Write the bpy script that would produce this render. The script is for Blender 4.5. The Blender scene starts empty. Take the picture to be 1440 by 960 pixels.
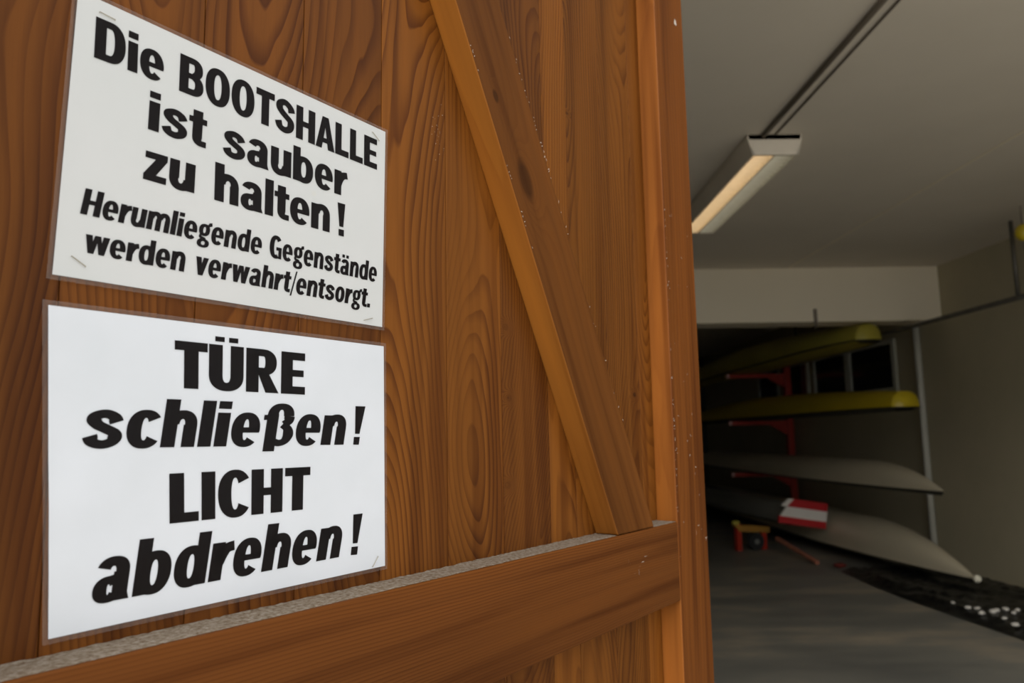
import bpy, bmesh, math, random
from mathutils import Matrix, Vector
random.seed(11)
PI = math.pi
sc = bpy.context.scene
COL = sc.collection

# ------------------------------------------------------------ camera, world, light, exposure
cd = bpy.data.cameras.new('camera'); cam = bpy.data.objects.new('camera', cd); COL.objects.link(cam)
cd.sensor_width = 36.0; cd.lens = 1063.16 / 1440 * 36; cd.clip_start = 0.02; cd.clip_end = 200
MC = [(0.999621, -0.020833, -0.017988), (-0.015212, 0.126517, -0.991848), (0.022939, 0.991746, 0.126152)]
R_, D_, F_ = [Vector(v) for v in MC]
mw = Matrix.Identity(4)
for i in range(3):
    mw[i][0] = R_[i]; mw[i][1] = -D_[i]; mw[i][2] = -F_[i]
mw[2][3] = 1.35
cam.matrix_world = mw
cd.dof.use_dof = True; cd.dof.focus_distance = 0.72; cd.dof.aperture_fstop = 7.5
sc.camera = cam

w = bpy.data.worlds.new('overcast_sky'); sc.world = w; w.use_nodes = True
bgn = w.node_tree.nodes['Background']; bgn.inputs[0].default_value = (0.96, 0.98, 1.0, 1); bgn.inputs[1].default_value = 0.95
sc.view_settings.view_transform = 'Standard'; sc.view_settings.look = 'None'
sc.view_settings.gamma = 1.0; sc.view_settings.use_curve_mapping = False
sc.view_settings.exposure = 0.42
sl = bpy.data.lights.new('veiled_sun', 'SUN'); sl.energy = 1.4; sl.angle = math.radians(50); sl.color = (1, .93, .82)
so = bpy.data.objects.new('veiled_sun', sl); COL.objects.link(so)
so.rotation_euler = Vector((-.34, -.84, .66)).to_track_quat('Z', 'Y').to_euler()
sc.cycles.max_bounces = 8; sc.cycles.diffuse_bounces = 6
sc.cycles.transparent_max_bounces = 12

# ------------------------------------------------------------ helpers
def link(name, me, parent=None, m=None):
    o = bpy.data.objects.new(name, me); COL.objects.link(o)
    if m is not None: me.materials.append(m)
    if parent is not None: o.parent = parent
    return o
def tag(o, label=None, cat=None, group=None, kind=None):
    if label: o['label'] = label
    if cat: o['category'] = cat
    if group: o['group'] = group
    if kind: o['kind'] = kind
    return o
def empty(name, loc=(0, 0, 0), rz=0, label=None, cat=None, group=None, kind=None):
    o = bpy.data.objects.new(name, None); COL.objects.link(o)
    o.location = loc; o.rotation_euler = (0, 0, rz); o.empty_display_size = .1
    return tag(o, label, cat, group, kind)
def obj(name, bm, m, parent=None, smooth=False, loc=None, rot=None, label=None):
    me = bpy.data.meshes.new(name)
    bmesh.ops.recalc_face_normals(bm, faces=bm.faces)
    bm.to_mesh(me); bm.free()
    if smooth:
        for p in me.polygons: p.use_smooth = True
    o = link(name, me, parent, m)
    if loc is not None: o.location = loc
    if rot is not None: o.rotation_euler = rot
    if label: o['label'] = label
    return o
def box(bm, x0, y0, z0, x1, y1, z1, bev=0):
    r = bmesh.ops.create_cube(bm, size=1)
    for v in r['verts']:
        v.co = Vector(((x0 + x1) / 2 + v.co.x * (x1 - x0), (y0 + y1) / 2 + v.co.y * (y1 - y0), (z0 + z1) / 2 + v.co.z * (z1 - z0)))
    if bev:
        es = list({e for v in r['verts'] for e in v.link_edges})
        bmesh.ops.bevel(bm, geom=es, offset=bev, segments=2, affect='EDGES', profile=.6)
    return bm
def boxb(*a, **k): return box(bmesh.new(), *a, **k)
def prism(bm, pts, axis_vec, bev=0):
    """pts: 3d loop, extruded by axis_vec"""
    vs = [bm.verts.new(p) for p in pts]
    f = bm.faces.new(vs)
    r = bmesh.ops.extrude_face_region(bm, geom=[f])
    nv = [v for v in r['geom'] if isinstance(v, bmesh.types.BMVert)]
    for v in nv: v.co += Vector(axis_vec)
    if bev:
        es = list({e for v in vs + nv for e in v.link_edges})
        bmesh.ops.bevel(bm, geom=es, offset=bev, segments=2, affect='EDGES', profile=.6)
    return bm
def tube(bm, pts, r, seg=10, caps=True):
    pts = [Vector(p) for p in pts]; rings = []
    for i, p in enumerate(pts):
        t = (pts[min(i + 1, len(pts) - 1)] - pts[max(i - 1, 0)]).normalized()
        a = t.cross(Vector((0, 0, 1)));
        if a.length < 1e-3: a = t.cross(Vector((1, 0, 0)))
        a.normalize(); b = t.cross(a)
        rr = r[i] if isinstance(r, (list, tuple)) else r
        rings.append([bm.verts.new(p + a * math.cos(2 * PI * k / seg) * rr + b * math.sin(2 * PI * k / seg) * rr) for k in range(seg)])
    for A, B in zip(rings, rings[1:]):
        for k in range(seg): bm.faces.new((A[k], A[(k + 1) % seg], B[(k + 1) % seg], B[k]))
    if caps: bm.faces.new(rings[0]); bm.faces.new(rings[-1])
    return bm
def sphere(bm, c, r, u=12, v=8, sx=1, sy=1, sz=1):
    q = bmesh.ops.create_uvsphere(bm, u_segments=u, v_segments=v, radius=r)
    for vv in q['verts']: vv.co = Vector((vv.co.x * sx + c[0], vv.co.y * sy + c[1], vv.co.z * sz + c[2]))
    return bm

# ------------------------------------------------------------ materials
def base_mat(name, rough=.6, spec=.4):
    m = bpy.data.materials.new(name); m.use_nodes = True
    nt = m.node_tree; b = nt.nodes['Principled BSDF']
    b.inputs['Roughness'].default_value = rough
    b.inputs['Specular IOR Level'].default_value = spec
    return m, nt, b
def ramp(nt, fac, stops):
    r = nt.nodes.new('ShaderNodeValToRGB'); cr = r.color_ramp
    while len(cr.elements) < len(stops): cr.elements.new(.5)
    for e, (p, c) in zip(cr.elements, stops): e.position = p; e.color = (*c, 1) if len(c) == 3 else c
    nt.links.new(fac, r.inputs[0]); return r.outputs[0]
def noise(nt, vec, scale, detail=3, rough=.5, dist=0):
    n = nt.nodes.new('ShaderNodeTexNoise'); n.inputs['Scale'].default_value = scale
    n.inputs['Detail'].default_value = detail; n.inputs['Roughness'].default_value = rough
    n.inputs['Distortion'].default_value = dist
    if vec is not None: nt.links.new(vec, n.inputs['Vector'])
    return n.outputs[0]
def math_(nt, op, a, b=None, clamp=False):
    n = nt.nodes.new('ShaderNodeMath'); n.operation = op; n.use_clamp = clamp
    for i, v in enumerate((a, b)):
        if v is None: continue
        if isinstance(v, (int, float)): n.inputs[i].default_value = v
        else: nt.links.new(v, n.inputs[i])
    return n.outputs[0]
def vmath(nt, op, a, b):
    n = nt.nodes.new('ShaderNodeVectorMath'); n.operation = op
    for i, v in enumerate((a, b)):
        if isinstance(v, tuple): n.inputs[i].default_value = v
        else: nt.links.new(v, n.inputs[i])
    return n
def mix(nt, fac, a, b, mode='MIX'):
    n = nt.nodes.new('ShaderNodeMix'); n.data_type = 'RGBA'; n.blend_type = mode
    for i, v in ((0, fac), (6, a), (7, b)):
        if isinstance(v, (int, float)): n.inputs[i].default_value = v
        elif isinstance(v, tuple): n.inputs[i].default_value = (*v, 1)
        else: nt.links.new(v, n.inputs[i])
    return n.outputs[2]
def bump(nt, b, h, strength, dist=.002):
    n = nt.nodes.new('ShaderNodeBump'); n.inputs['Strength'].default_value = strength; n.inputs['Distance'].default_value = dist
    nt.links.new(h, n.inputs['Height']); nt.links.new(n.outputs[0], b.inputs['Normal'])
def plain(name, col, rough=.6, var=.12, scale=6, spec=.4, metal=0, bmp=0):
    m, nt, b = base_mat(name, rough, spec)
    tc = nt.nodes.new('ShaderNodeTexCoord')
    n = noise(nt, tc.outputs['Object'], scale, 5, .6)
    lo = tuple(c * (1 - var) for c in col); hi = tuple(min(1, c * (1 + var)) for c in col)
    nt.links.new(ramp(nt, n, [(.3, lo), (.7, hi)]), b.inputs['Base Color'])
    b.inputs['Metallic'].default_value = metal
    if bmp: bump(nt, b, noise(nt, tc.outputs['Object'], scale * 8, 4), bmp)
    return m

def wood(name, light, dark, axis='Z', freq=150, amp=34, knots=(), rough=.5, spec=.3, seed=0., var=.22, contrast=1.0, slow=2.4, stretch=.16, pith=0., core=.78, kz=.62):
    """Sawn softwood: growth rings cut by the face, running along the given local axis."""
    m, nt, b = base_mat(name, rough, spec)
    tc = nt.nodes.new('ShaderNodeTexCoord'); oi = nt.nodes.new('ShaderNodeObjectInfo')
    P = tc.outputs['Object']
    off = nt.nodes.new('ShaderNodeCombineXYZ')
    nt.links.new(math_(nt, 'MULTIPLY', oi.outputs['Object Index'], 3.71), off.inputs[0])
    nt.links.new(math_(nt, 'MULTIPLY', oi.outputs['Object Index'], 1.17), off.inputs[1])
    off.inputs[2].default_value = seed
    mp = nt.nodes.new('ShaderNodeMapping')
    s = [1, 1, 1]; s['XYZ'.index(axis)] = stretch
    mp.inputs['Scale'].default_value = s
    nt.links.new(P, mp.inputs['Vector'])
    G = vmath(nt, 'ADD', mp.outputs[0], off.outputs[0]).outputs[0]
    sp = nt.nodes.new('ShaderNodeSeparateXYZ'); nt.links.new(P, sp.inputs[0])
    across = sp.outputs[0] if axis == 'Z' else sp.outputs[2]
    along = sp.outputs[2] if axis == 'Z' else sp.outputs[0]
    cz = nt.nodes.new('ShaderNodeCombineXYZ')             # the pith wanders behind the face -> cathedral arches
    nt.links.new(math_(nt, 'MULTIPLY', oi.outputs['Object Index'], 2.37), cz.inputs[0]); cz.inputs[1].default_value = seed
    nt.links.new(along, cz.inputs[2])
    big = noise(nt, G, slow, 1, .4)
    if pith:
        x0 = math_(nt, 'MULTIPLY', math_(nt, 'SUBTRACT', noise(nt, cz.outputs[0], .9, 1), .5), .55)
        dp = math_(nt, 'MULTIPLY', math_(nt, 'SUBTRACT', noise(nt, cz.outputs[0], 1.5, 1.2), .30), pith)
        dx = math_(nt, 'SUBTRACT', across, x0)
        across = math_(nt, 'SQRT', math_(nt, 'ADD', math_(nt, 'MULTIPLY', dx, dx), math_(nt, 'MULTIPLY', dp, dp)))
    mid = noise(nt, G, slow * 9, 2, .5)
    v = math_(nt, 'ADD', math_(nt, 'MULTIPLY', across, freq), math_(nt, 'MULTIPLY', big, amp * 2.2))
    v = math_(nt, 'ADD', v, math_(nt, 'MULTIPLY', mid, 2.4))
    kd = None
    for (kx, ky, kz, kr) in knots:
        d = vmath(nt, 'SUBTRACT', P, (kx, ky, kz))
        sc_ = vmath(nt, 'MULTIPLY', d.outputs[0], (1, .0, kz) if axis == 'Z' else (kz, .0, 1))
        L = vmath(nt, 'LENGTH', sc_.outputs[0], (0, 0, 0)).outputs['Value']
        g = math_(nt, 'DIVIDE', L, kr)
        e = math_(nt, 'POWER', 2.718, math_(nt, 'MULTIPLY', math_(nt, 'MULTIPLY', g, g), -.35))
        v = math_(nt, 'ADD', v, math_(nt, 'MULTIPLY', e, 6.))
        kc = math_(nt, 'SUBTRACT', 1, math_(nt, 'MULTIPLY', math_(nt, 'SUBTRACT', math_(nt, 'ADD', g, math_(nt, 'MULTIPLY', mid, .5)), .9), 2.2), True)
        kd = kc if kd is None else math_(nt, 'MAXIMUM', kd, kc)
    fr = math_(nt, 'FRACT', v)
    # springwood slowly darkening to latewood, then a sharp edge
    line = ramp(nt, fr, [(0, (.0,) * 3), (.45, (.1,) * 3), (.84, (.85,) * 3), (.93, (1,) * 3), (1, (0,) * 3)])
    mpf = nt.nodes.new('ShaderNodeMapping'); sf = [1, 1, 1]; sf['XYZ'.index(axis)] = .03
    mpf.inputs['Scale'].default_value = sf; nt.links.new(P, mpf.inputs['Vector'])
    fine = noise(nt, mpf.outputs[0], 900, 3, .6)
    fade = ramp(nt, noise(nt, G, 14, 2), [(.32, (.25,) * 3), (.62, (1,) * 3)])
    lf = math_(nt, 'MULTIPLY', math_(nt, 'MULTIPLY', line, fade), .62 * contrast)
    lf = math_(nt, 'ADD', lf, math_(nt, 'MULTIPLY', math_(nt, 'SUBTRACT', fine, .5), .35), True)
    c = mix(nt, lf, light, dark)
    # slow stain differences of the lacquer
    blot = ramp(nt, noise(nt, G, 6, 3), [(.3, (1 - var,) * 3), (.7, (1 + var,) * 3)])
    c = mix(nt, 1.0, c, blot, 'MULTIPLY')
    c = mix(nt, 1.0, c, oi.outputs['Color'], 'MULTIPLY')
    if kd is not None: c = mix(nt, math_(nt, 'MULTIPLY', kd, core), c, tuple(x * .28 for x in dark))
    stk = ramp(nt, noise(nt, mpf.outputs[0], 42, 2, .5), [(.34, (.58, .50, .42)), (.5, (1, 1, 1)), (.7, (1.14, 1.12, 1.05))])
    c = mix(nt, .85, c, stk, 'MULTIPLY')
    # pale scuffs
    scr = noise(nt, mp.outputs[0], 75, 5, .75)
    scf = ramp(nt, scr, [(.73, (0,) * 3), (.77, (.35,) * 3)])
    c = mix(nt, scf, c, (.42, .30, .22))
    nt.links.new(c, b.inputs['Base Color'])
    bump(nt, b, math_(nt, 'ADD', math_(nt, 'MULTIPLY', lf, -1), math_(nt, 'MULTIPLY', fine, .5)), .22, .0008)
    return m

OR_L, OR_D = (.178, .0600, .0088), (.047, .0098, .0016)
PK = dict(freq=165, amp=6, seed=3.3, contrast=1.2, spec=.12, pith=.26)
M_plank = wood('plank_pine', OR_L, OR_D, **PK)
M_plank_flame = wood('plank_pine_flamed', OR_L, (.050, .009, .0014), **PK, core=.22, kz=.25, knots=[(-.040, 0, 1.422, .0065), (-.036, 0, 1.337, .006), (-.041, 0, 1.235, .006)])
M_plank_knot = wood('plank_pine_knot', OR_L, OR_D, **PK, core=.6, knots=[(.032, 0, 1.352, .0055)])
M_plank_slit = wood('plank_pine_slit', OR_L, OR_D, **PK, core=.5, kz=.2, knots=[(-.045, 0, 1.745, .004)])
M_side = wood('side_pine_lighter', (.32, .118, .018), (.18, .052, .008), freq=60, amp=8, seed=5.5, spec=.2, contrast=.5)  # flank woods: fresher lacquer, with part of the outdoor light put into the colour
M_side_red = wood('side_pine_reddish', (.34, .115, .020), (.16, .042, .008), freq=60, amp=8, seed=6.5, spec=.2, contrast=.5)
M_brace = wood('brace_pine', (.138, .047, .0090), (.080, .0235, .0045), freq=60, amp=6, contrast=.5, seed=4.1, core=.62, kz=.9, knots=[(.0306, 0, .481, .014), (.0207, 0, .583, .005)], rough=.55, spec=.08)
M_stile = wood('stile_pine', (.170, .052, .0085), (.065, .016, .0025), freq=70, amp=8, contrast=.7, seed=7.7, rough=.5, spec=.1)
M_rail = wood('rail_pine', (.135, .044, .0088), (.058, .015, .003), axis='X', freq=300, amp=14, contrast=1.0, seed=2.2, rough=.5, slow=3, spec=.08)
M_edge = wood('facade_pine', (.22, .09, .03), (.10, .03, .01), freq=70, amp=8, seed=9.7)

def dust_mat():
    m, nt, b = base_mat('grey_dust', .95, .1)
    tc = nt.nodes.new('ShaderNodeTexCoord')
    n = noise(nt, tc.outputs['Object'], 220, 5, .7)
    nt.links.new(ramp(nt, n, [(.3, (.10, .06, .03)), (.5, (.22, .175, .13)), (.72, (.34, .30, .25))]), b.inputs['Base Color'])
    bump(nt, b, n, .6, .002); return m
M_dust = dust_mat()
M_fleck = plain('pale_cobweb', (.75, .68, .60), .9)

def paper_mat(name, col, tint):
    m, nt, b = base_mat(name, .65, .2)
    tc = nt.nodes.new('ShaderNodeTexCoord')
    n = noise(nt, tc.outputs['Object'], 9, 3, .5)
    c = ramp(nt, n, [(.3, tint), (.6, col)])
    s = ramp(nt, noise(nt, tc.outputs['Object'], 26, 2), [(.76, (0,) * 3), (.82, (.3,) * 3)])
    c = mix(nt, s, c, (.72, .66, .52))
    nt.links.new(c, b.inputs['Base Color']); return m
M_paper = paper_mat('upper_paper', (.70, .705, .70), (.67, .685, .675))
M_paper2 = paper_mat('lower_paper', (.79, .815, .86), (.74, .77, .81))
M_ink = plain('black_print', (.009, .0065, .0065), .8, .1, 10, .05)
def film_mat():
    m = bpy.data.materials.new('laminate_film'); m.use_nodes = True; nt = m.node_tree
    nt.nodes.remove(nt.nodes['Principled BSDF']); out = nt.nodes['Material Output']
    tr = nt.nodes.new('ShaderNodeBsdfTransparent'); gl = nt.nodes.new('ShaderNodeBsdfGlossy'); gl.inputs['Roughness'].default_value = .16
    fr = nt.nodes.new('ShaderNodeFresnel'); fr.inputs[0].default_value = 1.33
    tc = nt.nodes.new('ShaderNodeTexCoord')
    bp = nt.nodes.new('ShaderNodeBump'); bp.inputs['Strength'].default_value = .35; bp.inputs['Distance'].default_value = .004
    nt.links.new(noise(nt, tc.outputs['Object'], 22, 2), bp.inputs['Height'])
    nt.links.new(bp.outputs[0], gl.inputs['Normal']); nt.links.new(bp.outputs[0], fr.inputs['Normal'])
    mx = nt.nodes.new('ShaderNodeMixShader')
    nt.links.new(math_(nt, 'MULTIPLY', fr.outputs[0], .32), mx.inputs[0]); nt.links.new(tr.outputs[0], mx.inputs[1]); nt.links.new(gl.outputs[0], mx.inputs[2])
    nt.links.new(mx.outputs[0], out.inputs[0]); return m
M_film = film_mat()
def rim_mat():
    m = bpy.data.materials.new('laminate_rim'); m.use_nodes = True; nt = m.node_tree
    b = nt.nodes['Principled BSDF']; b.inputs['Base Color'].default_value = (.62, .52, .46, 1)
    b.inputs['Alpha'].default_value = .12; b.inputs['Roughness'].default_value = .3
    return m
M_rim = rim_mat()
M_staple = plain('dull_staple_wire', (.42, .38, .30), .45, .2, 30, .5, .7)

def plaster(name, col, dirt, scale=1.2, bs=.15, rough=.85):
    m, nt, b = base_mat(name, rough, .25)
    tc = nt.nodes.new('ShaderNodeTexCoord')
    n = noise(nt, tc.outputs['Object'], scale, 6, .62)
    n2 = noise(nt, tc.outputs['Object'], scale * 13, 5, .7)
    c = ramp(nt, n, [(.3, dirt), (.66, col)])
    c = mix(nt, ramp(nt, n2, [(.72, (0,) * 3), (.8, (.4,) * 3)]), c, tuple(x * .6 for x in dirt))
    nt.links.new(c, b.inputs['Base Color']); bump(nt, b, n2, bs, .003); return m
M_ceil = plaster('painted_ceiling', (.76, .70, .61), (.71, .655, .565))
M_wall = plaster('painted_block_wall', (.50, .45, .32), (.44, .40, .28))
M_beam = plaster('painted_beam', (.88, .80, .64), (.85, .77, .61))
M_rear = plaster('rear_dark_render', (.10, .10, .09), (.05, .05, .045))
M_facade = plaster('facade_render', (.55, .53, .49), (.48, .46, .42))
def floor_mat():
    m, nt, b = base_mat('worn_concrete_floor', .42, .4)
    tc = nt.nodes.new('ShaderNodeTexCoord'); mp = nt.nodes.new('ShaderNodeMapping'); mp.inputs['Scale'].default_value = (.55, 1.3, 1)
    nt.links.new(tc.outputs['Object'], mp.inputs[0])
    n = noise(nt, mp.outputs[0], 1.3, 6, .62); n2 = noise(nt, tc.outputs['Object'], 11, 6, .7)
    c = ramp(nt, n, [(.32, (.15, .15, .14)), (.5, (.22, .215, .19)), (.64, (.36, .31, .24))])
    c = mix(nt, ramp(nt, n2, [(.6, (0,) * 3), (.75, (.45,) * 3)]), c, (.14, .13, .115))
    nt.links.new(c, b.inputs['Base Color'])
    nt.links.new(ramp(nt, n, [(.3, (.35,) * 3), (.7, (.65,) * 3)]), b.inputs['Roughness'])
    bump(nt, b, n2, .15, .003); return m
M_floor = floor_mat()
M_ground = plaster('forecourt_concrete', (.60, .56, .49), (.52, .49, .43), 2.0)
M_white_metal = plain('white_enamelled_metal', (.80, .73, .62), .4, .05, 5, .5)
M_louvre = plain('satin_louvre_metal', (.85, .80, .70), .4, .05, 20, .6, .25)
M_dark = plain('dark_conduit', (.20, .17, .135), .6, .1)
M_pipe = plain('grey_galvanised_pipe', (.16, .15, .13), .45, .2, 9, .5, .6)
M_downpipe = plain('pale_painted_pipe', (.55, .54, .47), .5, .05)
M_red = plain('red_rack_paint', (.42, .030, .012), .45, .1, 6)
M_tip = plain('pale_pink_cap', (.55, .30, .27), .5, .1)
M_yellow = plain('yellow_gelcoat', (.62, .47, .020), .28, .06, 3, .5)
M_olive = plain('dull_yellow_gelcoat', (.46, .40, .060), .4, .1, 3, .5)
M_white = plain('off_white_gelcoat', (.60, .54, .40), .3, .04, 3, .5)
M_greyhull = plain('grey_gelcoat', (.20, .20, .18), .35, .06, 3, .5)
M_gunwale = plain('dark_gunwale', (.03, .028, .02), .5, .1)
M_deck = plain('dark_deck_skin', (.06, .058, .05), .6, .1)
M_rubber = plain('white_rubber_ball', (.80, .77, .62), .6, .05)
M_glass = plain('dark_window_glass', (.010, .012, .012), .12, .2, 3, .5)
M_frame = plain('grey_window_frame', (.50, .50, .42), .5, .05)
M_flagred = plain('red_stripe_paint', (.50, .018, .022), .45, .06)
M_flagwhite = plain('white_stripe_paint', (.78, .74, .68), .5, .04)
M_tarp = plain('black_plastic_sheet', (.008, .008, .008), .35, .3, 12, .4, bmp=.4)
M_scrap = plain('white_foam_scrap', (.62, .60, .55), .6, .1, 30)
M_blue = plain('blue_rope', (.01, .10, .16), .7, .2, 60)
M_wood_lath = plain('reddish_lath', (.42, .16, .10), .7, .25, 14)
M_tyre = plain('black_tyre', (.02, .02, .02), .8, .1)
M_tube = bpy.data.materials.new('warm_fluorescent_tube'); M_tube.use_nodes = True
_b = M_tube.node_tree.nodes['Principled BSDF']; _b.inputs['Base Color'].default_value = (.8, .75, .65, 1)
_b.inputs['Emission Color'].default_value = (1, .74, .45, 1); _b.inputs['Emission Strength'].default_value = 1.35
M_tube2 = M_tube.copy(); M_tube2.name = 'dim_cool_tube'
_b = M_tube2.node_tree.nodes['Principled BSDF']; _b.inputs['Emission Strength'].default_value = 0.3; _b.inputs['Emission Color'].default_value = (.9, 1, .9, 1)

# ------------------------------------------------------------ the setting
XW, YB, HC = 4.45, 7.34, 2.98
o = obj('floor', boxb(-6, 1.3, -.12, XW, 18, 0), M_floor); tag(o, 'worn grey concrete floor with pale dusty stains', kind='structure')
o = obj('ground', boxb(-14, -16, -.14, 14, 1.3, -.01), M_ground); tag(o, 'pale concrete forecourt outside the boat hall', kind='structure')
ceil = obj('ceiling', boxb(-6, 1.45, HC, XW, 18, HC + .2), M_ceil); tag(ceil, 'off white painted ceiling of the boat hall', kind='structure')
obj('joint_strip', boxb(2.93, 1.5, HC - .004, 2.945, YB, HC), M_beam, ceil)
wr = obj('wall_right', boxb(XW, 1.3, 0, XW + .25, 18, HC), M_wall); tag(wr, 'greenish grey painted right wall of the hall', kind='structure')
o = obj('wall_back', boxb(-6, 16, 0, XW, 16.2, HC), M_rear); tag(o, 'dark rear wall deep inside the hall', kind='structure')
o = obj('wall_left', boxb(-6.2, 1.3, 0, -6, 18, HC), M_wall); tag(o, 'left wall of the hall hidden behind the door', kind='structure')
bm = boxb(-6, 1.3, 0, .33, 1.45, 3.3); box(bm, .33, 1.3, 2.94, 4.42, 1.45, 3.3); box(bm, 4.42, 1.3, 0, 7, 1.45, 3.3)
o = obj('wall_front', bm, M_facade); tag(o, 'rendered front wall around the hall opening', kind='structure')
bm = boxb(-6, YB, 2.435, XW, YB + .35, HC, bev=.004)
tr = obj('trim_1', bm, M_beam); tag(tr, 'pale downstand beam crossing the hall ceiling', kind='structure')
obj('hook', tube(tube(bmesh.new(), [(3.18, YB - .012, 2.56), (3.18, YB - .012, 2.41)], .016), [(3.18, YB - .012, 2.41), (3.22, YB + .1, 2.39), (3.24, YB + .2, 2.41)], .012), M_dark, tr)

# windows in the right wall, each its own frame and dark pane
wins = [(8.31, 9.30), (9.46, 10.36), (10.66, 11.50), (11.8, 12.6)]
for i, (a, b) in enumerate(wins):
    fr = bmesh.new()
    z0, z1 = 1.83, 2.32
    for (y0, zz0, y1, zz1) in ((a - .07, z0 - .05, b + .07, z0), (a - .07, z1, b + .07, z1 + .05), (a - .07, z0, a, z1), (b, z0, b + .07, z1)):
        box(fr, XW - .03, y0, zz0, XW + .0, y1, zz1)
    wo = obj('window_%d' % (i + 1), fr, M_frame); tag(wo, kind='structure')
    obj('pane', boxb(XW - .012, a, z0, XW - .004, b, z1), M_glass, wo)

# ------------------------------------------------------------ the open door leaf (local x along the leaf, y = -normal, z up)
TH = math.radians(37.5977)
u = Vector((math.sin(TH), math.cos(TH), 0)); n = Vector((math.cos(TH), -math.sin(TH), 0)); D0 = -0.5381818
DOORM = Matrix.Identity(4)
for i in range(3):
    DOORM[i][0] = u[i]; DOORM[i][1] = -n[i]; DOORM[i][2] = (0, 0, 1)[i]; DOORM[i][3] = (n * D0)[i]
door = empty('door_1', kind='structure', label='brown stained wooden door leaf of vertical planks, ledged and braced, standing open')
door.matrix_world = DOORM
T = .035
ZT = 2.42
xs = [-.0, .125, .222, .32, .418, .516, .614, .712, .81, .872, .968, 1.066, 1.2]
for a, b in zip(xs, xs[1:]):
    bm = boxb(-(b - a) / 2 + .0002, 0, 0, (b - a) / 2 - .0002, .024, ZT - .06, bev=.0012)
    k = xs.index(a)
    po = obj('plank', bm, {7: M_plank_flame, 10: M_plank_knot, 9: M_plank_slit}.get(k, M_plank), door, loc=((a + b) / 2, 0, .06))
    po.pass_index = k + 1; t_ = [1, .85, .85, .84, .76, 1.0, 1.08, .84, 1.15, .98, .9, 1.0][k]; po.color = (t_, t_ * (.97 if t_ < .9 else 1.0), t_ * .95, 1)
def member(name, bm, m, loc, rot=(0, 0, 0), side=None):
    o = obj(name, bm, m, door, loc=loc, rot=rot); o.pass_index = len(name)
    if side:                                        # flank away from the hinge: less weathered, with its extra light painted in
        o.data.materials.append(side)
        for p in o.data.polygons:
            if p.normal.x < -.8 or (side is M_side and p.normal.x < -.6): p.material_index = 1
    return o
# stiles, in front of the planks
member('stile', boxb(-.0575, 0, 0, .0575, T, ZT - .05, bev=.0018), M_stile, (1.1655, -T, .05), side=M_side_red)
member('stile', boxb(-.06, 0, 0, .06, T, ZT - .05, bev=.0018), M_stile, (.06 - .02, -T, .05))
# rails
mr = member('middle_rail', boxb(0, 0, -.0585, 1.007, T, .0585, bev=.0018), M_rail, (.1005, -T, 1.1585))
member('top_rail', boxb(0, 0, -.0585, 1.007, T, .0585, bev=.0018), M_rail, (.1005, -T, 2.30))
member('bottom_rail', boxb(0, 0, -.0585, 1.007, T, .0585, bev=.0018), M_rail, (.1005, -T, .17))
# brace: from the top rail down to the middle rail
p0, p1 = Vector((.592, 1.83)), Vector((.9185, 1.2185))
d = (p1 - p0).normalized(); pL = lambda z: p0.x + (z - p0.y) * d.x / d.y
q0, q1 = Vector((.6705, 1.866)), Vector((1.0265, 1.2185)); e = (q1 - q0)
pR = lambda z: q0.x + (z - q0.y) * e.x / e.y
ang = math.atan2(d.x, -d.y)
zb, zt = 1.218, 2.2415
# local frame: x across, z along the brace (pointing up), origin at lower left corner
ca, sa = math.cos(ang), math.sin(ang)
def loc2(x, z):
    X, Z = x - pL(zb), z - zb
    return (X * ca + Z * sa, 0, -X * sa + Z * ca)
bm = prism(bmesh.new(), [loc2(pL(zb), zb), loc2(pR(zb), zb), loc2(pR(zt), zt), loc2(pL(zt), zt)], (0, T, 0), bev=.0018)
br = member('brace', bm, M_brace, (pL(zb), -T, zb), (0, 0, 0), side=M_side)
br.rotation_euler = (0, -ang, 0)
# dust lying on the ledge of the middle rail, thinner to the right; none under the brace
bm = bmesh.new(); rnd = random.Random(4)
def dust_strip(x0, x1, dens):
    N = int((x1 - x0) / .004); prev = None
    for i in range(N + 1):
        x = x0 + (x1 - x0) * i / N
        f = -T + .0012 + rnd.random() * .0010; k = -.0003
        h = .0003 + rnd.random() * .0004
        row = [bm.verts.new((x, f, 1.2172)), bm.verts.new((x, f + .004, 1.2172 + h)), bm.verts.new((x, (f + k) / 2, 1.2172 + h * (.6 + .6 * rnd.random()))), bm.verts.new((x, k - .004, 1.2172 + h * 1.3)), bm.verts.new((x, k, 1.2172 + h * 2.2))]
        if prev:
            for a in range(4): bm.faces.new((prev[a], row[a], row[a + 1], prev[a + 1]))
        prev = row
dust_strip(.101, .917, 1); dust_strip(1.03, 1.106, 1)
o = obj('dust_layer', bm, M_dust, door); o['kind'] = 'stuff'; o['label'] = 'grey dust lying on the ledge'
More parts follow.
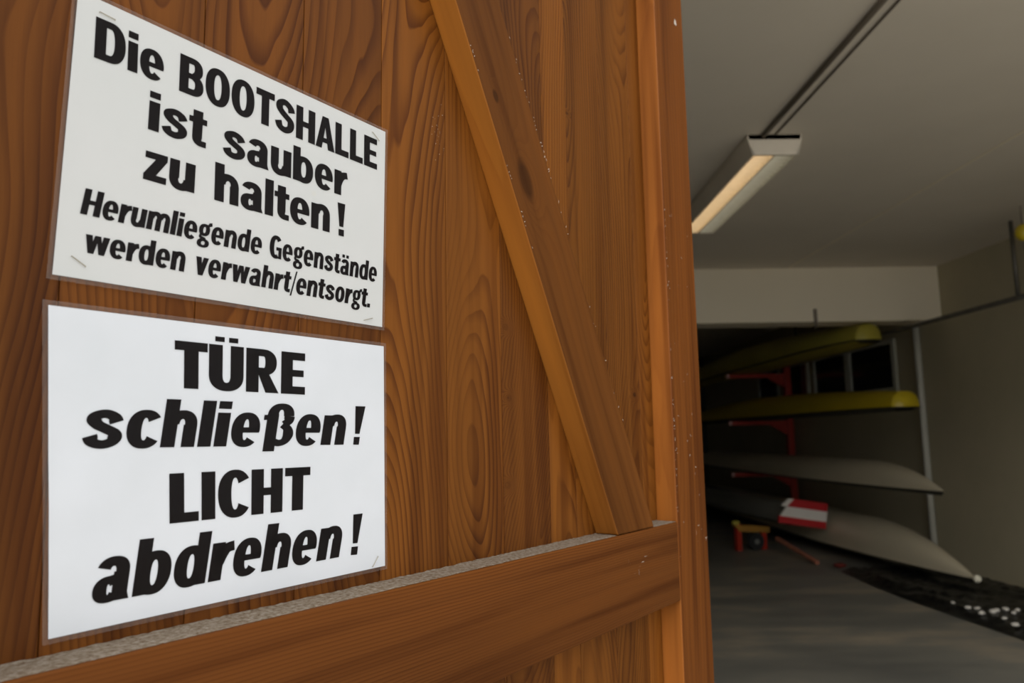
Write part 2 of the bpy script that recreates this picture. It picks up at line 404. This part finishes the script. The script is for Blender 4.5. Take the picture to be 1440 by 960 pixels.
# pale flecks of cobweb and chipped paint along brace edge and stile edge
bm = bmesh.new()
def fleck(x, z, y, L, a, wdt=.0005):
    dx, dz = math.cos(a) * L / 2, math.sin(a) * L / 2; px, pz = -math.sin(a) * wdt, math.cos(a) * wdt
    mx_, mz = rnd.uniform(-.3, .3) * L, rnd.uniform(-.3, .3) * L
    top = [bm.verts.new(c) for c in ((x - dx, y - .0004, z - dz), (x + px + mx_ * .2, y - .0009, z + pz + mz * .2), (x + dx, y - .0004, z + dz), (x - px, y - .0006, z - pz))]
    bm.faces.new(top)
for k in range(34):
    z = rnd.choice([1.72, 1.76, 1.69, 1.63, 1.5, 1.4, 1.8]) + rnd.gauss(0, .018)
    fleck(pR(z) + rnd.uniform(-.003, .001), z, -T, rnd.uniform(.001, .005), rnd.uniform(0, PI), .0005)
for k in range(14):
    z = rnd.choice([1.78, 1.66, 1.6]) + rnd.gauss(0, .01)
    fleck(pL(z) + rnd.uniform(.0005, .003), z, -T, rnd.uniform(.001, .004), rnd.uniform(0, PI))
for k in range(60):
    z = rnd.choice([1.68, 1.58, 1.45, 1.38, 1.36, 1.3, 1.22]) + rnd.gauss(0, .03)
    fleck(1.1095 + abs(rnd.gauss(0, .0016)) if rnd.random() < .6 else rnd.uniform(1.11, 1.215), z, -T, rnd.uniform(.001, .008), rnd.uniform(0, PI), .0004)
for k in range(22):
    fleck(rnd.gauss(.600, .006), rnd.gauss(1.69, .016), 0, rnd.uniform(.0005, .002), rnd.uniform(0, PI), .0003)
for (z, q) in ((2.135, 1), (2.075, 1)):
    for k in range(5): fleck(1.19 + rnd.uniform(-.004, .004), z + rnd.uniform(-.005, .005), -T, .007, rnd.uniform(0, PI), .003)
for x in (1.19, .95):
    for k in range(7): fleck(rnd.gauss(x, .02), rnd.gauss(1.20, .012) - .02, -T, rnd.uniform(.003, .014), rnd.choice([0, PI / 2]), .0002)
o = obj('cobweb_flecks', bm, M_fleck, door); o['kind'] = 'stuff'
# hinges at the far edge (frame side)
for hz in (.35, 1.25, 2.15):
    obj('hinge', tube(bmesh.new(), [(1.232, .012, hz - .06), (1.232, .012, hz + .06)], .008), M_dark, door)

# ------------------------------------------------------------ lettering: heavy grotesque built from bars and arcs
XH = .745
def bar(x0, y0, x1, y1): return [[(x0, y0), (x1, y0), (x1, y1), (x0, y1)]]
def poly(*p): return [list(p)]
def ring(cx, cy, rx, ry, wx, wy, a0=0, a1=360, e=2.25):
    out = []; N = max(4, int(abs(a1 - a0) / 9)); pr = None
    def pt(a, X, Y):
        c, s = math.cos(a), math.sin(a)
        return (cx + X * math.copysign(abs(c) ** (2 / e), c), cy + Y * math.copysign(abs(s) ** (2 / e), s))
    for i in range(N + 1):
        a = math.radians(a0 + (a1 - a0) * i / N)
        q = (pt(a, rx, ry), pt(a, rx - wx, ry - wy))
        if pr: out.append([pr[0], q[0], q[1], pr[1]])
        pr = q
    return out
def stroke(pts, tv, th):
    """smooth stroke through pts; thickness tv where it runs upright, th where it runs level"""
    P_ = [Vector(p) for p in pts]; Q = []
    for i in range(len(P_) - 1):
        a, b, c, d_ = P_[max(i - 1, 0)], P_[i], P_[i + 1], P_[min(i + 2, len(P_) - 1)]
        for k in range(8):
            t = k / 8
            Q.append(.5 * ((2 * b) + (c - a) * t + (2 * a - 5 * b + 4 * c - d_) * t * t + (3 * b - a - 3 * c + d_) * t ** 3))
    Q.append(P_[-1]); out = []; pr = None
    for i, q in enumerate(Q):
        t = (Q[min(i + 1, len(Q) - 1)] - Q[max(i - 1, 0)]).normalized(); nn = Vector((-t.y, t.x))
        wdt = 1 / math.sqrt((nn.x / tv) ** 2 + (nn.y / th) ** 2) / 2
        w2 = (q + nn * wdt, q - nn * wdt)
        if pr: out.append([tuple(pr[0]), tuple(w2[0]), tuple(w2[1]), tuple(pr[1])])
        pr = w2
    return out
def flip(g, X, Y=None): return [[(X - x, (Y - y) if Y is not None else y) for x, y in p] for p in g]
def make_glyphs(k):
    s, c, h, H, v = .222 * k, .24 * k, .165, .195, .21 * k     # stems, level strokes, bowls
    G = {}
    def arch(x0, x1): return ring((x0 + x1) / 2, .45, (x1 - x0) / 2, .325, v * .93, .185, 0, 172)
    G['i'] = bar(0, 0, s, XH) + bar(0, .83, s, 1.0)
    G['l'] = bar(0, 0, s, 1)
    G['I'] = bar(0, 0, c, 1)
    G['o'] = ring(.295, .372, .295, .392, v, h)
    G['e'] = ring(.295, .372, .295, .392, v, .155, -4, 316) + bar(.14, .305, .58, .425)
    G['n'] = bar(0, 0, s, XH) + arch(.06, .60) + bar(.60 - s * .97, 0, .60, .47)
    G['h'] = bar(0, 0, s, 1) + arch(.06, .61) + bar(.61 - s * .97, 0, .61, .47)
    G['m'] = bar(0, 0, s, XH) + arch(.06, .58) + bar(.58 - s * .97, 0, .58, .47) + arch(.42, .95) + bar(.95 - s * .97, 0, .95, .47)
    G['u'] = flip(G['n'], .60, XH)
    G['a'] = bar(.56 - s, .2, .56, .5) + ring(.29, .5, .27, .264, v * .93, .165, -2, 160) + ring(.245, .21, .245, .225, v * .93, .135, 30, 330) + poly((.16, .36), (.24, .29), (.38, .34), (.38, .46), (.26, .44)) + poly((.56 - s, .25), (.56, .25), (.56, .12), (.60, 0), (.60 - s, 0), (.56 - s, .12))
    G['s'] = stroke([(.455, .50), (.40, .61), (.27, .665), (.135, .62), (.115, .53), (.18, .445), (.29, .38), (.42, .30), (.45, .205), (.40, .115), (.27, .07), (.13, .115), (.075, .235)], v * .98, .165)
    G['r'] = bar(0, 0, s, XH) + stroke([(s * .6, .34), (s * .85, .50), (.30, .62), (.44, .655)], v, .2)
    G['t'] = bar(.09, .2, .09 + s, .93) + bar(0, .59, .43, XH) + ring(.09 + v, .23, v, .237, v, .16, 178, 272) + bar(.09 + v * .95, -.006, .43, .15)
    G['b'] = bar(0, 0, s * .95, 1) + ring(.325, .372, .30, .392, v, .165, 0, 360)
    G['d'] = flip(G['b'], .62)
    G['z'] = bar(0, 0, .5, .17) + bar(.01, XH - .17, .5, XH) + poly((0, .15), (.26, .15), (.5, XH - .15), (.25, XH - .15))
    V = s * 1.02
    G['v'] = poly((0, XH), (V, XH), (.385, 0), (.18, 0)) + poly((.58 - V, XH), (.58, XH), (.395, 0), (.19, 0))
    G['w'] = poly((0, XH), (V, XH), (.35, 0), (.14, 0)) + poly((.35, 0), (.17, 0), (.33, XH), (.50, XH)) + poly((.55, XH), (.38, XH), (.53, 0), (.70, 0)) + poly((.53, 0), (.74, 0), (.88, XH), (.88 - V, XH))
    G['c'] = ring(.295, .372, .295, .392, v, h, 36, 324)
    G['g'] = ring(.27, .50, .26, .262, v * .9, .13) + ring(.28, -.06, .285, .19, v * .9, .11) + stroke([(.16, .33), (.10, .22), (.17, .16), (.36, .11)], .11, .13) + poly((.36, .66), (.44, .60), (.50, .68), (.61, .72), (.59, .86), (.46, .84))
    G['!'] = poly((0, 1), (.27, 1), (.21, .28), (.06, .28)) + bar(.03, 0, .24, .2)
    G['.'] = bar(0, 0, .2, .2)
    G['/'] = poly((0, -.14), (.08, -.14), (.27, 1.02), (.19, 1.02))
    G['D'] = bar(0, 0, c, 1) + bar(.2, 0, .36, .175) + bar(.2, .825, .36, 1) + ring(.35, .5, .35, .5, c, .175, -90, 90)
    G['B'] = bar(0, 0, c, 1) + bar(.2, 0, .38, .17) + bar(.2, .43, .38, .58) + bar(.2, .83, .38, 1) + ring(.37, .285, .31, .285, c * .95, .165, -90, 90) + ring(.36, .725, .29, .275, c * .93, .16, -90, 90)
    G['O'] = ring(.365, .5, .365, .518, c, .175)
    G['C'] = ring(.355, .5, .355, .518, c, .175, 36, 324)
    G['G'] = ring(.355, .5, .355, .518, c, .175, 40, 300) + bar(.38, .36, .69, .51) + bar(.51, 0, .69, .45)
    G['T'] = bar(0, 1 - H, .62, 1) + bar(.31 - c / 2, 0, .31 + c / 2, 1)
    G['S'] = stroke([(.55, .66), (.50, .80), (.32, .905), (.15, .84), (.125, .71), (.20, .61), (.34, .51), (.50, .40), (.53, .27), (.47, .15), (.32, .09), (.15, .15), (.085, .31)], c * .95, .18)
    G['H'] = bar(0, 0, c, 1) + bar(.71 - c, 0, .71, 1) + bar(.2, .41, .5, .58)
    G['A'] = poly((0, 0), (c * .92, 0), (.40, .82), (.44, 1), (.25, 1)) + poly((.74, 0), (.74 - c * 1.02, 0), (.34, .82), (.30, 1), (.49, 1)) + bar(.18, .19, .56, .34)
    G['L'] = bar(0, 0, c, 1) + bar(.2, 0, .55, H)
    G['E'] = bar(0, 0, c, 1) + bar(.2, 0, .58, .185) + bar(.2, .42, .54, .58) + bar(.2, .815, .57, 1)
    G['R'] = bar(0, 0, c, 1) + bar(.2, .40, .38, .57) + bar(.2, .835, .38, 1) + ring(.38, .70, .30, .30, c * .95, .165, -90, 90) + poly((.25, .46), (.48, .48), (.73, 0), (.73 - c * 1.1, 0))
    G['U'] = bar(0, .3, c, 1) + bar(.71 - c, .3, .71, 1) + ring(.355, .33, .355, .345, c, .185, 180, 360)
    G['Ü'] = G['U'] + bar(.12, 1.07, .31, 1.18) + bar(.40, 1.07, .59, 1.18)
    G['ä'] = G['a'] + bar(.07, .83, .24, .98) + bar(.34, .83, .51, .98)
    G['ß'] = bar(.07, -.13, .07 + s, .74) + bar(0, .60, .15, .72) + ring(.37, .70, .30, .30, v, .15, 0, 180) + stroke([(.57, .70), (.55, .58), (.46, .50)], v, .16) + stroke([(.43, .50), (.55, .40), (.585, .25), (.52, .11), (.40, .06), (.30, .09)], v, .15)
    return G
GAP = {'default': .062}
def word_polys(t, G):
    x = 0; out = []
    for i, ch in enumerate(t):
        g = G[ch]; lo = min(p[0] for q in g for p in q); hi = max(p[0] for q in g for p in q)
        if ch == 'g': hi = .56
        if ch == 'r': hi = .435
        for q in g: out.append([(x + a - lo, b) for a, b in q])
        gp = .055
        if ch in 'Tvwrt/A' or (i + 1 < len(t) and t[i + 1] in 'vwA/t'): gp = .028
        x += hi - lo + gp
        last = gp
    return out, x - last

def sign(name, label, corners, bulge, words, paper_m, staples, GL):
    """corners in the leaf's (s, z): TL, TR, BR, BL; the paper stands 1.5 mm off the planks, with its own slight buckle"""
    cx = sum(c[0] for c in corners) / 4; cz = sum(c[1] for c in corners) / 4
    root = empty(name, label=label, cat='sign'); 
    root.matrix_world = DOORM @ Matrix.Translation((cx, 0, cz))
    def off(s, z):
        h = .0016
        for (bs, bz, r, a) in bulge: h += a * math.exp(-((s - bs) ** 2 + (z - bz) ** 2) / r ** 2)
        return -h
    def P(a, b, g=0, ext=0):
        a_ = a; TL, TR, BR, BL = [Vector(c) for c in corners]
        t = TL.lerp(TR, a_); bo = BL.lerp(BR, a_); q = bo.lerp(t, b)
        return (q.x - cx, off(q.x, q.y) - g, q.y - cz)
    def sheet(bm, g, e, N=44, Mn=30, e2=None):
        ex = e / .3; ez = e / .21
        vs = [[bm.verts.new(P(-ex + (1 + 2 * ex) * i / N, -ez + (1 + 2 * ez) * j / Mn, g)) for i in range(N + 1)] for j in range(Mn + 1)]
        for j in range(Mn):
            for i in range(N): bm.faces.new((vs[j][i], vs[j][i + 1], vs[j + 1][i + 1], vs[j + 1][i]))
    bm = bmesh.new(); sheet(bm, 0, 0); obj('paper', bm, paper_m, root, smooth=True)
    bm = bmesh.new(); sheet(bm, -.0004, .0034); obj('laminate_back', bm, M_rim, root, smooth=True)
    bm = bmesh.new(); sheet(bm, .0006, .0032); obj('laminate_film', bm, M_film, root, smooth=True)
    for t, qd in words:
        polys, W = word_polys(t, GL)
        TL, TR, BR, BL = [Vector(c) for c in qd]
        bm = bmesh.new()
        for pg in polys:
            vs = []
            for x, y in pg:
                a = x / W; tp = TL.lerp(TR, a); bt = BL.lerp(BR, a); q = bt.lerp(tp, y)
                vs.append(bm.verts.new((q.x - cx, off(q.x, q.y) - .0003, q.y - cz)))
            try: bm.faces.new(vs)
            except ValueError: pass
        bmesh.ops.triangulate(bm, faces=bm.faces)
        obj('lettering', bm, M_ink, root)
    for (s, z, a) in staples:
        bm = bmesh.new(); L = .011
        dx, dz = math.cos(a) * L / 2, math.sin(a) * L / 2; y = off(s, z)
        tube(bm, [(s - dx - cx, 0, z - dz - cz), (s - dx - cx, y - .0011, z - dz - cz), (s + dx - cx, y - .0011, z + dz - cz), (s + dx - cx, 0, z + dz - cz)], .00035, 6)
        obj('staple', bm, M_staple, root)
    return root

UP = [('Die', [(0.2349, 1.6543), (0.2856, 1.6539), (0.2861, 1.6232), (0.2348, 1.6232)]),
 ('BOOTSHALLE', [(0.2988, 1.6532), (0.5084, 1.6487), (0.5082, 1.6175), (0.2986, 1.6222)]),
 ('ist', [(0.2762, 1.6139), (0.3235, 1.6137), (0.3226, 1.5827), (0.2755, 1.5833)]),
 ('sauber', [(0.3378, 1.6129), (0.4697, 1.6112), (0.4695, 1.5795), (0.3376, 1.5819)]),
 ('zu', [(0.2749, 1.5742), (0.3149, 1.5742), (0.3142, 1.5435), (0.2734, 1.5443)]),
 ('halten', [(0.3314, 1.5743), (0.4495, 1.5724), (0.4491, 1.5408), (0.3314, 1.5427)]),
 ('!', [(0.4583, 1.572), (0.4676, 1.572), (0.4671, 1.5404), (0.4589, 1.5404)]),
 ('Herumliegende', [(0.2341, 1.5269), (0.378, 1.5251), (0.376, 1.5059), (0.2312, 1.5081)]),
 ('Gegenstände', [(0.385, 1.5256), (0.51, 1.5226), (0.5077, 1.5033), (0.3841, 1.5059)]),
 ('werden', [(0.2363, 1.4991), (0.3103, 1.4998), (0.3082, 1.48), (0.2349, 1.4816)]),
 ('verwahrt/entsorgt.', [(0.3186, 1.4992), (0.5022, 1.4961), (0.4995, 1.477), (0.3163, 1.4798)])]
LO = [('TÜRE', [(0.3034, 1.4271), (0.4243, 1.4264), (0.4242, 1.3904), (0.3046, 1.3914)]),
 ('schließen', [(0.2434, 1.3834), (0.4747, 1.3816), (0.4684, 1.3465), (0.2399, 1.348)]),
 ('!', [(0.4825, 1.3818), (0.4949, 1.3818), (0.4878, 1.3461), (0.4791, 1.3463)]),
 ('LICHT', [(0.303, 1.3284), (0.4315, 1.3281), (0.4313, 1.2923), (0.3048, 1.2923)]),
 ('abdrehen', [(0.2551, 1.2836), (0.4717, 1.2833), (0.4644, 1.2474), (0.2515, 1.2447)]),
 ('!', [(0.481, 1.283), (0.4923, 1.283), (0.4869, 1.2467), (0.4772, 1.2473)])]
sign('laminated_sign', 'upper white laminated sign asking to keep the boat hall clean, stapled to the door planks',
     [(.2222, 1.6683), (.5199, 1.6610), (.5163, 1.4599), (.2163, 1.4631)], [(.3, 1.55, .12, .0008)], UP, M_paper,
     [(.2425, 1.6578, -.1), (.506, 1.6515, -.6), (.232, 1.4745, -.55), (.4975, 1.4655, .3)], make_glyphs(1.06))
sign('laminated_sign', 'lower white laminated sign asking to shut the door and switch off the light',
     [(.2151, 1.4423), (.5185, 1.4411), (.5212, 1.2318), (.2268, 1.2282)],
     [(.235, 1.31, .022, .0012), (.27, 1.345, .03, .0008), (.24, 1.27, .02, .001)], LO, M_paper2,
     [(.508, 1.2375, .9)], make_glyphs(1.14))

# ------------------------------------------------------------ ceiling lamp, conduit
lamp = empty('ceiling_lamp', (1.555, 3.95, HC), label='long fluorescent ceiling lamp with a louvred grid, hanging under the ceiling', cat='lamp')
Lh, Lw, Ld = 1.62, .150, .118
bm = bmesh.new()
box(bm, -Lw, .0, -.03, Lw, Lh, -.002)
obj('housing', bm, M_white_metal, lamp)
for s in (-1, 1):
    bm = prism(bmesh.new(), [(s * Lw, .0, -.03), (s * (Lw - .024), .0, -Ld), (s * (Lw - .034), .0, -Ld), (s * (Lw - .006), .0, -.03)], (0, Lh, 0))
    obj('side_panel', bm, M_white_metal, lamp)
for yy in (0, Lh - .012):
    bm = prism(bmesh.new(), [(-Lw, yy, -.0), (Lw, yy, -.0), (Lw - .024, yy, -Ld), (-Lw + .024, yy, -Ld)], (0, .014, 0), bev=.003)
    obj('end_cap', bm, M_white_metal, lamp)
bm = boxb(-.004, .014, -Ld, .004, Lh - .014, -.04)
obj('centre_rib', bm, M_louvre, lamp)
for k in range(30):
    y = .03 + k * (Lh - .06) / 29
    bm = boxb(-Lw + .034, y - .0015, -Ld + .004, Lw - .034, y + .0015, -.088)
    obj('louvre_blade', bm, M_louvre, lamp)
for s in (-1, 1):
    obj('lamp_tube', tube(bmesh.new(), [(s * .055, .03, -.068), (s * .055, Lh - .03, -.068)], .019, 12), M_tube if s < 0 else M_tube2, lamp, smooth=True)
o = obj('conduit', tube(bmesh.new(), [(1.492, 1.5, HC - .013), (1.492, 3.96, HC - .013)], .0125), M_dark, smooth=True)
tag(o, 'dark cable conduit running along the ceiling to the lamp', 'conduit')
o = obj('cable', tube(bmesh.new(), [(1.56, 1.5, HC - .006), (1.56, 3.94, HC - .006)], .005, 8), M_dark, smooth=True)
tag(o, 'thin cable beside the dark conduit on the ceiling', 'cable')
o = obj('downpipe', tube(bmesh.new(), [(4.405, 7.74, 0), (4.405, 7.74, HC)], .033, 14), M_downpipe, smooth=True)
tag(o, 'pale vertical pipe on the right wall behind the beam', 'pipe')

# hanging rail pipe
hp = empty('hanging_pipe', (4.1, 5.72, 2.364), label='dark horizontal pipe hung from the ceiling along the right wall', cat='pipe')
obj('pipe', tube(bmesh.new(), [(0, -2.0, 0), (0, 7.6, 0)], .022, 12), M_pipe, hp, smooth=True)
for y in (.02, 4.4): obj('rod', tube(bmesh.new(), [(0, y, 0), (0, y, HC - 2.364)], .016, 8), M_pipe, hp, smooth=True)

# ------------------------------------------------------------ boats lying keel up
def boat(name, label, cx, y0, L, Wd, Hh, z0, m, taper=1.6, rise=1.0, ball=False, blunt=0, m2=None, yaw=0):
    root = empty(name, (cx, y0, z0), yaw, label, 'boat', 'boats lying keel up along the right wall')
    bm = bmesh.new(); N = 48; K = 14; prev = None
    ys = [L * (i / N) ** 1.7 for i in range(N // 2 + 1)] if False else None
    ts = [(1 - math.cos(PI * i / N)) / 2 for i in range(N + 1)]
    def wh(y):
        dn = min(1, (y + .001) / taper); df = min(1, (L - y + .001) / taper)
        q = min(dn, df)
        wv = Wd * (blunt + (1 - blunt) * math.sin(q * PI / 2) ** .8)
        dn = min(1, (y + .001) / rise); df = min(1, (L - y + .001) / rise); q = min(dn, df)
        hv = Hh * (max(blunt, .06) + (1 - max(blunt, .06)) * (1 - (1 - q) ** 2.2))
        return wv, hv
    rows = []
    for t in ts:
        y = L * t; wv, hv = wh(y); row = []
        for k in range(K + 1):
            a = PI * k / K; c, s = math.cos(a), math.sin(a)
            row.append(bm.verts.new((-math.copysign(abs(c) ** .85, c) * wv, y, s ** .8 * hv)))
        rows.append(row)
    for A, B in zip(rows, rows[1:]):
        for k in range(K): bm.faces.new((A[k], A[k + 1], B[k + 1], B[k]))
    bm.faces.new(rows[0]); bm.faces.new(rows[-1])
    obj('hull', bm, m, root, smooth=True)
    bm = bmesh.new(); prev = None
    for t in ts:
        y = L * t; wv, hv = wh(y)
        row = [bm.verts.new(c) for c in ((-wv - .004, y, -.008), (-wv - .004, y, .007), (wv + .004, y, .007), (wv + .004, y, -.008))]
        if prev:
            for k in range(4): bm.faces.new((prev[k], prev[(k + 1) % 4], row[(k + 1) % 4], row[k]))
        else: bm.faces.new(row)
        prev = row
    bm.faces.new(prev)
    obj('gunwale', bm, M_gunwale, root)
    bm = bmesh.new(); prev = None
    for t in ts[2:-2]:
        y = L * t; wv, hv = wh(y)
        row = [bm.verts.new(c) for c in ((-wv * .93, y, -.006), (-wv * .55, y, -.03), (wv * .55, y, -.03), (wv * .93, y, -.006))]
        if prev:
            for k in range(3): bm.faces.new((prev[k], prev[k + 1], row[k + 1], row[k]))
        prev = row
    obj('deck', bm, m2 or M_deck, root, smooth=True)
    if ball: obj('bow_ball', sphere(bmesh.new(), (0, -.025, .012), .032), M_rubber, root, smooth=True)
    return root
boat('rowing_boat', 'dull yellow boat on the topmost rack tier just below the beam', 3.74, 7.42, 7.5, .27, .35, 2.255, M_olive, taper=1.2, rise=5, blunt=.47, m2=M_olive)
boat('rowing_boat', 'bright yellow boat on the second rack tier in front of the windows', 3.80, 6.95, 7.5, .25, .29, 1.565, M_yellow, taper=1.6, rise=5, blunt=.52)
boat('rowing_boat', 'white boat on the third rack tier with its pointed end at the pale pipe', 3.82, 6.5, 8.0, .27, .24, .82, M_white, taper=2.6, rise=1.3)
boat('rowing_boat', 'largest white boat lowest by the floor, with a white bow ball', 3.92, 6.33, 8.5, .30, .34, .125, M_white, taper=2.8, rise=1.9, ball=True)
boat('rowing_boat', 'grey boat behind the red and white striped board', 3.28, 8.55, 6.2, .23, .20, .36, M_greyhull, taper=1.4, rise=.6, blunt=.3)

# rack posts with arms
def rack(y):
    r = empty('boat_rack', (4.32, y, 0), label='red steel boat rack post with arms carrying the boats', cat='rack')
    obj('post', boxb(-.045, -.045, 0, .045, .045, 2.42, bev=.006), M_red, r)
    for z in (2.19, 1.50, .755):
        a = obj('arm', boxb(-.86, -.03, z - .03, -.045, .03, z + .03, bev=.004), M_red, r)
        obj('end_cap', boxb(-.905, -.034, z - .034, -.86, .034, z + .034, bev=.01), M_tip, a)
        br_ = prism(bmesh.new(), [(-.045, -.01, z - .03), (-.045, -.01, z - .18), (-.30, -.01, z - .03)], (0, .02, 0))
        obj('gusset', br_, M_red, a)
    return r
rack(11.1)

# red white red striped board
sb = empty('striped_board', (3.62, 8.47, .29), PI + .12, label='red white red striped board fixed across the near end of the grey boat', cat='board')
for (z0, z1, m) in ((0, .075, M_flagred), (.075, .185, M_flagwhite), (.185, .275, M_flagred)):
    x1 = [.55, .545, .475][[0, .075, .185].index(z0)]; x2 = [.56, .48, .40][[0, .075, .185].index(z0)]
    bm = prism(bmesh.new(), [(0, -.012, z0), (x1, -.012, z0), (x2, -.012, z1), (0, -.012, z1)], (0, .024, 0))
    obj('stripe', bm, m, sb, rot=(0, .0, 0), label='white stripe' if m is M_flagwhite else 'red stripe')
bm = prism(bmesh.new(), [(.475, -.012, .185), (.545, -.012, .185), (.46, -.012, .275), (.40, -.012, .275)], (0, .024, 0))
obj('corner_piece', bm, M_flagwhite, sb, label='white cut corner')
sb.rotation_euler = (0, math.radians(-9), PI + .12)

# trolley under the hulls, lath, red bit
tl = empty('boat_trolley', (2.90, 9.0, 0), .25, label='small red and yellow boat trolley with a wheel on the floor', cat='trolley')
bm = bmesh.new(); box(bm, -.13, -.03, .0, -.07, .03, .30)
obj('leg', bm, M_red, tl); obj('leg', boxb(.20, -.03, .0, .26, .03, .25), M_red, tl)
obj('cradle', prism(bmesh.new(), [(-.16, -.04, .30), (.30, -.04, .26), (.30, -.04, .19), (-.10, -.04, .22)], (0, .08, 0)), plain('ochre_pad', (.40, .20, .03), .8), tl, label='ochre cradle bar')
bm = bmesh.new(); sphere(bm, (-.12, 0, .315), .05, sy=.8, sz=.6); obj('pad', bm, M_olive, tl, smooth=True)
bm = tube(bmesh.new(), [(.10, -.07, .10), (.10, -.02, .10)], .10, 18); w_ = obj('wheel', bm, M_tyre, tl)
obj('hub', tube(bmesh.new(), [(.10, -.08, .10), (.10, -.015, .10)], .03, 14), M_greyhull, w_)
o = obj('wooden_lath', tube(bmesh.new(), [(3.17, 8.72, .16), (3.25, 7.85, .035)], [.028, .024], 8), M_wood_lath)
tag(o, 'reddish wooden lath leaning by the trolley under the lowest white boat', 'lath')
o = obj('red_rag', sphere(bmesh.new(), (3.42, 7.72, .025), .055, 10, 6, 1.2, 1.0, .45), plain('dull_red_cloth', (.14, .02, .015), .9)); tag(o, 'small red rag on the floor under the lowest white boat', 'rag')

# black plastic sheet along the wall, with pale scraps
bm = bmesh.new(); NX, NY = 22, 70; rr = random.Random(8); vs = []
for j in range(NY + 1):
    y = 3.0 + 4.5 * j / NY; row = []
    x0 = 3.32 + .045 * math.sin(y * 1.7)
    for i in range(NX + 1):
        x = x0 + (4.36 - x0) * i / NX
        e_ = min(1, i / 3.)
        z = .004 + e_ * (.018 + .020 * math.sin(x * 9 + 2 * math.sin(y * 3)) ** 2 + rr.random() * .02)
        row.append(bm.verts.new((x, y, z)))
    vs.append(row)
for j in range(NY):
    for i in range(NX): bm.faces.new((vs[j][i], vs[j][i + 1], vs[j + 1][i + 1], vs[j + 1][i]))
o = obj('plastic_sheet', bm, M_tarp); tag(o, 'crumpled black plastic sheet on the floor along the right wall', 'sheet')
scr = [(3.44, 5.86), (3.46, 5.70), (3.50, 5.66), (3.44, 5.52), (3.60, 5.60), (3.68, 5.62), (3.74, 5.58), (3.55, 5.56), (3.50, 5.36), (3.45, 5.18), (3.66, 5.50), (3.80, 5.52)]
SCN = ['farthest back, nearest the bow ball', 'second from the bow ball', 'third from the bow ball', 'at the sheet edge in mid row', 'in the middle of the cluster', 'right of the cluster middle', 'near the blue rope on its far side', 'just before the cluster middle', 'second nearest the viewer', 'nearest the viewer', 'right part of the cluster, nearer side', 'rightmost beside the blue rope']
for k, (x, y) in enumerate(scr):
    bm = bmesh.new(); q = bmesh.ops.create_icosphere(bm, subdivisions=1, radius=.015 + .010 * rr.random())
    for v in bm.verts: v.co = Vector((v.co.x * rr.uniform(.8, 1.6), v.co.y * rr.uniform(.7, 1.3), v.co.z * rr.uniform(.5, .9)))
    o = obj('foam_scrap', bm, M_scrap, loc=(x, y, .052))
    tag(o, 'small white scrap on the black plastic sheet, %s' % SCN[k], 'scrap', 'white scraps on the black plastic sheet')
bm = bmesh.new()
for k in range(4):
    R = .10 - .008 * k; tube(bm, [(R * math.cos(a * PI / 9), R * math.sin(a * PI / 9), .055 + .018 * k) for a in range(19)], .010, 6, caps=False)
o = obj('rope_coil', bm, M_blue, loc=(3.92, 5.42, .02)); tag(o, 'blue rope coil on the black sheet by the right wall', 'rope')

# yellow float on a cord by the hanging pipe
fl = empty('hanging_float', (3.90, 5.34, 2.78), label='yellow float on a dark cord under the ceiling near the right wall', cat='float')
obj('float_body', sphere(bmesh.new(), (0, 0, 0), .055, 14, 10, 1, 1, 1.15), M_yellow, fl, smooth=True)
obj('cord', tube(bmesh.new(), [(.0, 0, -.06), (.015, 0, -.48)], .007, 6), M_dark, fl)
obj('cord', tube(bmesh.new(), [(.0, 0, .05), (0, 0, .2)], .005, 6), M_dark, fl)
